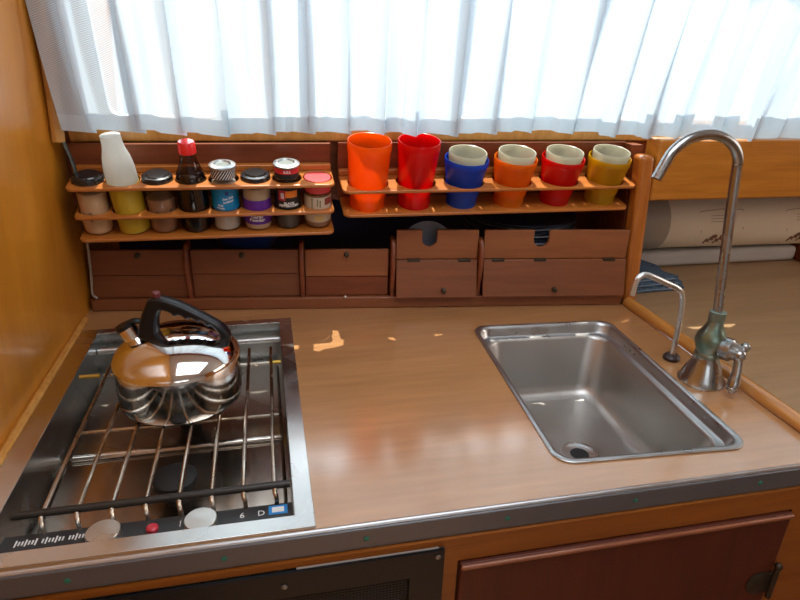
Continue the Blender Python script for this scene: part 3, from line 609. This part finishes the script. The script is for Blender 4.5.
# plates kept behind the locker fronts
def plate(name, label, cat, x, y, z, r, mat, hh=.02, group=None, rot=(0, 0, 0)):
    o = obj(name, lathe(B(), [(r * .55, 0), (r * .6, .001), (r * .97, hh - .002), (r, hh), (r * .96, hh), (r * .58, .005), (.0001, .004)], seg=56, cap=(True, False)), mat)
    o.location = (x, y, z); o.rotation_euler = rot; return tag(o, label, cat, group)
plate('bowl', 'dark blue bowl behind the lockers under the spice rack', 'bowl', -.045, 1.285, .078, .082, M['plate'], .062)
for k in range(8):
    plate('plate', 'slate plate in the stack seen through the right locker notch' if k < 7 else 'topmost slate plate, its rim showing between cup rack and lockers', 'plate', .553, 1.222, .098 + k * .0075, .122, M['plate2'] if k % 2 else M['glassplate'], .014, 'plates stacked behind the right locker')
ts = obj('saucer', lathe(B(), [(.0001, 0), (.04, .002), (.058, .008), (.060, .010), (.056, .011), (.0001, .006)], seg=40, cap=(False, False)), plain('grey_enamel', (.16, .18, .24), .4)); ts.location = (.318, 1.150, .110); ts.rotation_euler = (math.radians(82), 0, 0)
tag(ts, 'grey-blue saucer on edge behind the left notch of the lockers', 'saucer')

# ================================================================= LEFT CORNER BITS
bk = tag(obj('corner_bracket', tube(B(), smoothpath([(-.320, 1.100, .340), (-.312, 1.098, .310), (-.308, 1.094, .292), (-.308, 1.092, .281)], 4), .004, 10, 1.8, .7), M['bracket']), 'grey metal bracket in the corner beside the spice rack', 'bracket')
tag(obj('cable', tube(B(), smoothpath([(-.312, 1.115, .195), (-.319, 1.13, .165), (-.324, 1.14, .12), (-.330, 1.15, .075), (-.334, 1.155, .045), (-.327, 1.158, .035)], 6), .0022, 8), M['cable']), 'thin pale cable hanging down the corner below the spice rack', 'cable')

# ================================================================= RIGHT SHELF THINGS
tag(obj('folded_sheet', box(B(), .80, 1.40, 1.28, 1.49, -.0105, .030, lambda p: (p.x, p.y + .02 * (p.z > .03), p.z)), M['sheet'], bevel=.012, seg=3), 'white folded sheet lying under the cream paper roll', 'sheet')
rl = thing('paper_roll', 'large cream paper roll with brown plant drawings under the beam', 'roll', (.93, 1.320, .108), (0, 0, math.radians(-2)))
bm = B(); lathe(bm, [(.073, 0), (.073, .9)], seg=64, axis='X', cap=(False, False)); lathe(bm, [(.071, 0), (.071, .9)], seg=64, axis='X', cap=(False, False))
obj('sheet_roll', bm, M['roll'], rl)
sp_ = B(); 
for k in range(4): lathe(sp_, [(.066 - k * .012, .008 + .004 * k), (.066 - k * .012, .9)], seg=40, axis='X', cap=(False, False))
obj('inner_layers', sp_, M['rollin'], rl)
cv = obj('roll_sleeve', lathe(B(), [(.0742, -.035), (.0752, -.033), (.0755, .030), (.0745, .034)], seg=48, axis='X', cap=(False, False)), M['rollin'], rl)
def on_roll(u, a): rr = .0736; return (u, -rr * math.cos(a), rr * math.sin(a))
def stroke(pts, r=.0009): tube(ink, [on_roll(u, a) for u, a in pts], r, 5)
for u0 in (.115, .36):
    ink = B()
    stroke([(u0, .5), (u0 + .01, -.2), (u0 + .02, -.9)], .0006); stroke([(u0 + .12, .55), (u0 + .125, -.1), (u0 + .12, -.8)], .0006)
    stroke([(u0, .5), (u0 + .06, .58), (u0 + .12, .55)], .0006)
    for k in range(3): stroke([(u0 + .03, .35 - k * .1), (u0 + .10, .38 - k * .1)], .0005)
    for k in range(7):
        a = -.65 + .08 * (k % 3); uu = u0 + .035 + .009 * k
        stroke([(uu, a - .1), (uu + .004 * (k % 2), a + .12 + .05 * ((k * 5) % 3))], .0018)
        ball(ink, on_roll(uu + .003, a + .1), .0055, (1, .4, 1), 8, 6)
    obj('drawing', ink, M['ink'], rl)
tag(obj('storage_box', box(B(), 1.405, 1.62, 1.26, 1.46, -.0105, .030), M['dark'], bevel=.004), 'dark wooden box at the right end of the white sheet', 'box')
# folded denim cloth: stacked folds with a rounded roll edge
dn_ = thing('folded_denim', 'folded blue denim cloth lying behind the wooden post', 'cloth', (.80, 1.135, -.0110), (0, 0, math.radians(2)))
bm = B()
for k in range(3):
    z = .002 + k * .0105; ins = .010 * k
    prof = []
    for i in range(9):
        a = -PI / 2 + PI * i / 8; prof.append((.140 - ins + .0055 * math.cos(a), z + .0055 + .0055 * math.sin(a)))
    prof = [(0.0, z)] + prof + [(0.0, z + .011)]
    rows = []
    for j in range(9):
        y = -.01 + j * .0165; wv = .006 * math.sin(j * 1.3 + k); sk_ = 1 - .006 * (j - 2) ** 2 * .3
        rows.append([bm.verts.new((x * sk_ + (wv if x > .05 else 0), y + .004 * k, zz + .0015 * math.sin(j + k * 2 + x * 30))) for x, zz in prof])
    for a, b in zip(rows, rows[1:]):
        for i in range(len(a) - 1): bm.faces.new((a[i], a[i + 1], b[i + 1], b[i]))
    bm.faces.new(rows[0]); bm.faces.new(rows[-1][::-1])
obj('cloth_folds', bm, M['denim'], dn_, angle=60)
bm = B()
for k in range(3): tube(bm, smoothpath([(.01, -.0115 + .004 * k, .006 + k * .0108), (.07, -.0125 + .004 * k, .0085 + k * .0108), (.12 - .01 * k, -.0115 + .004 * k, .0065 + k * .0108), (.140 - .01 * k, -.005, .008 + k * .0108)], 4), .0012, 6)
obj('seam', bm, M['seam'], dn_)

# ================================================================= CURTAIN
def curtain():
    root = thing('curtain', 'white waffle-weave sheer curtain hanging across the window', 'curtain', (0, 0, 0))
    rnd = random.Random(11)
    x0, x1 = -.306, 1.75
    folds = []; x = x0
    while x < x1: wd = rnd.uniform(.055, .095); folds.append((x, wd, rnd.uniform(.012, .018), rnd.uniform(.55, 1.1))); x += wd
    nper = 26; cols = []
    for fx, wd, dep, over in folds:
        for k in range(nper):
            t = k / nper; ph = 2 * PI * t
            cols.append((fx, wd, t, dep, over, ph))
    zh = .353; zt = .78; rowsz = [0, .004, .009, .0145, .020] + [.026 + (zt - zh - .026) * j / 22 for j in range(23)]
    bm = B(); uvl = bm.loops.layers.uv.new('UVMap'); grid = []; acc = []; s = 0
    for i, (fx, wd, t, dep, over, ph) in enumerate(cols):
        col = []
        for j, dz in enumerate(rowsz):
            q = min(1, dz / (zt - zh)); flare = 1.0 + .15 * (1 - q)
            cxx = (fx - .35) * (1 + .03 * q) + .35                    # gathers drift inwards towards the rod
            d = dep * flare * (.8 + .2 * math.sin(dz * 11 + fx * 40))
            X = cxx + wd * t + wd * over * .42 * math.sin(ph) * (.75 + .25 * math.sin(dz * 7 + fx * 21)) + .003 * math.sin(dz * 9 + fx * 5)
            Y = -d * math.cos(ph)
            fwd = math.exp(-((X - .125) / .055) ** 4) * .016 + math.exp(-((X - .90) / .07) ** 4) * .030
            Y += .004 - fwd * (1 - q) ** 2
            Z = zh + dz + .0045 * math.cos(ph + .6) * (1 - q) + .0035 * math.sin(fx * 17) * (1 - q)
            if fx > .60: Z -= min(.012, (fx - .60) * .06) * (1 - q)
            col.append(bm.verts.new((X, 1.150 - (Z - .30) * TL - .058 + Y, Z)))
        grid.append(col); acc.append(s); s += wd / nper * 1.6
    fs = []
    for i in range(len(grid) - 1):
        for j in range(len(rowsz) - 1):
            f = bm.faces.new((grid[i][j], grid[i + 1][j], grid[i + 1][j + 1], grid[i][j + 1]))
            for lp, (ii, jj) in zip(f.loops, ((i, j), (i + 1, j), (i + 1, j + 1), (i, j + 1))): lp[uvl].uv = (acc[ii], rowsz[jj])
            f.material_index = 0
    # sheet: everything; hem band is a separate part in front
    hem = bm.copy()
    o = obj('cloth', bm, curtain_mat('curtain_weave', .33), root, angle=180)
    hv = [f for f in hem.faces if max(v.co.z for v in f.verts) > zh + .040]
    bmesh.ops.delete(hem, geom=hv, context='FACES')
    keep = [f for f in hem.faces]
    for v in hem.verts: v.co.y -= .0012
    o2 = obj('hem', hem, curtain_mat('curtain_hem', .10), root, angle=180)
    rod = obj('curtain_rod', tube(B(), [(-.33 + .09, 1.150 - (.775 - .30) * TL - .058, .775), (2.1, 1.150 - (.775 - .30) * TL - .058, .775)], .005, 10), M['alu'], root)
curtain()
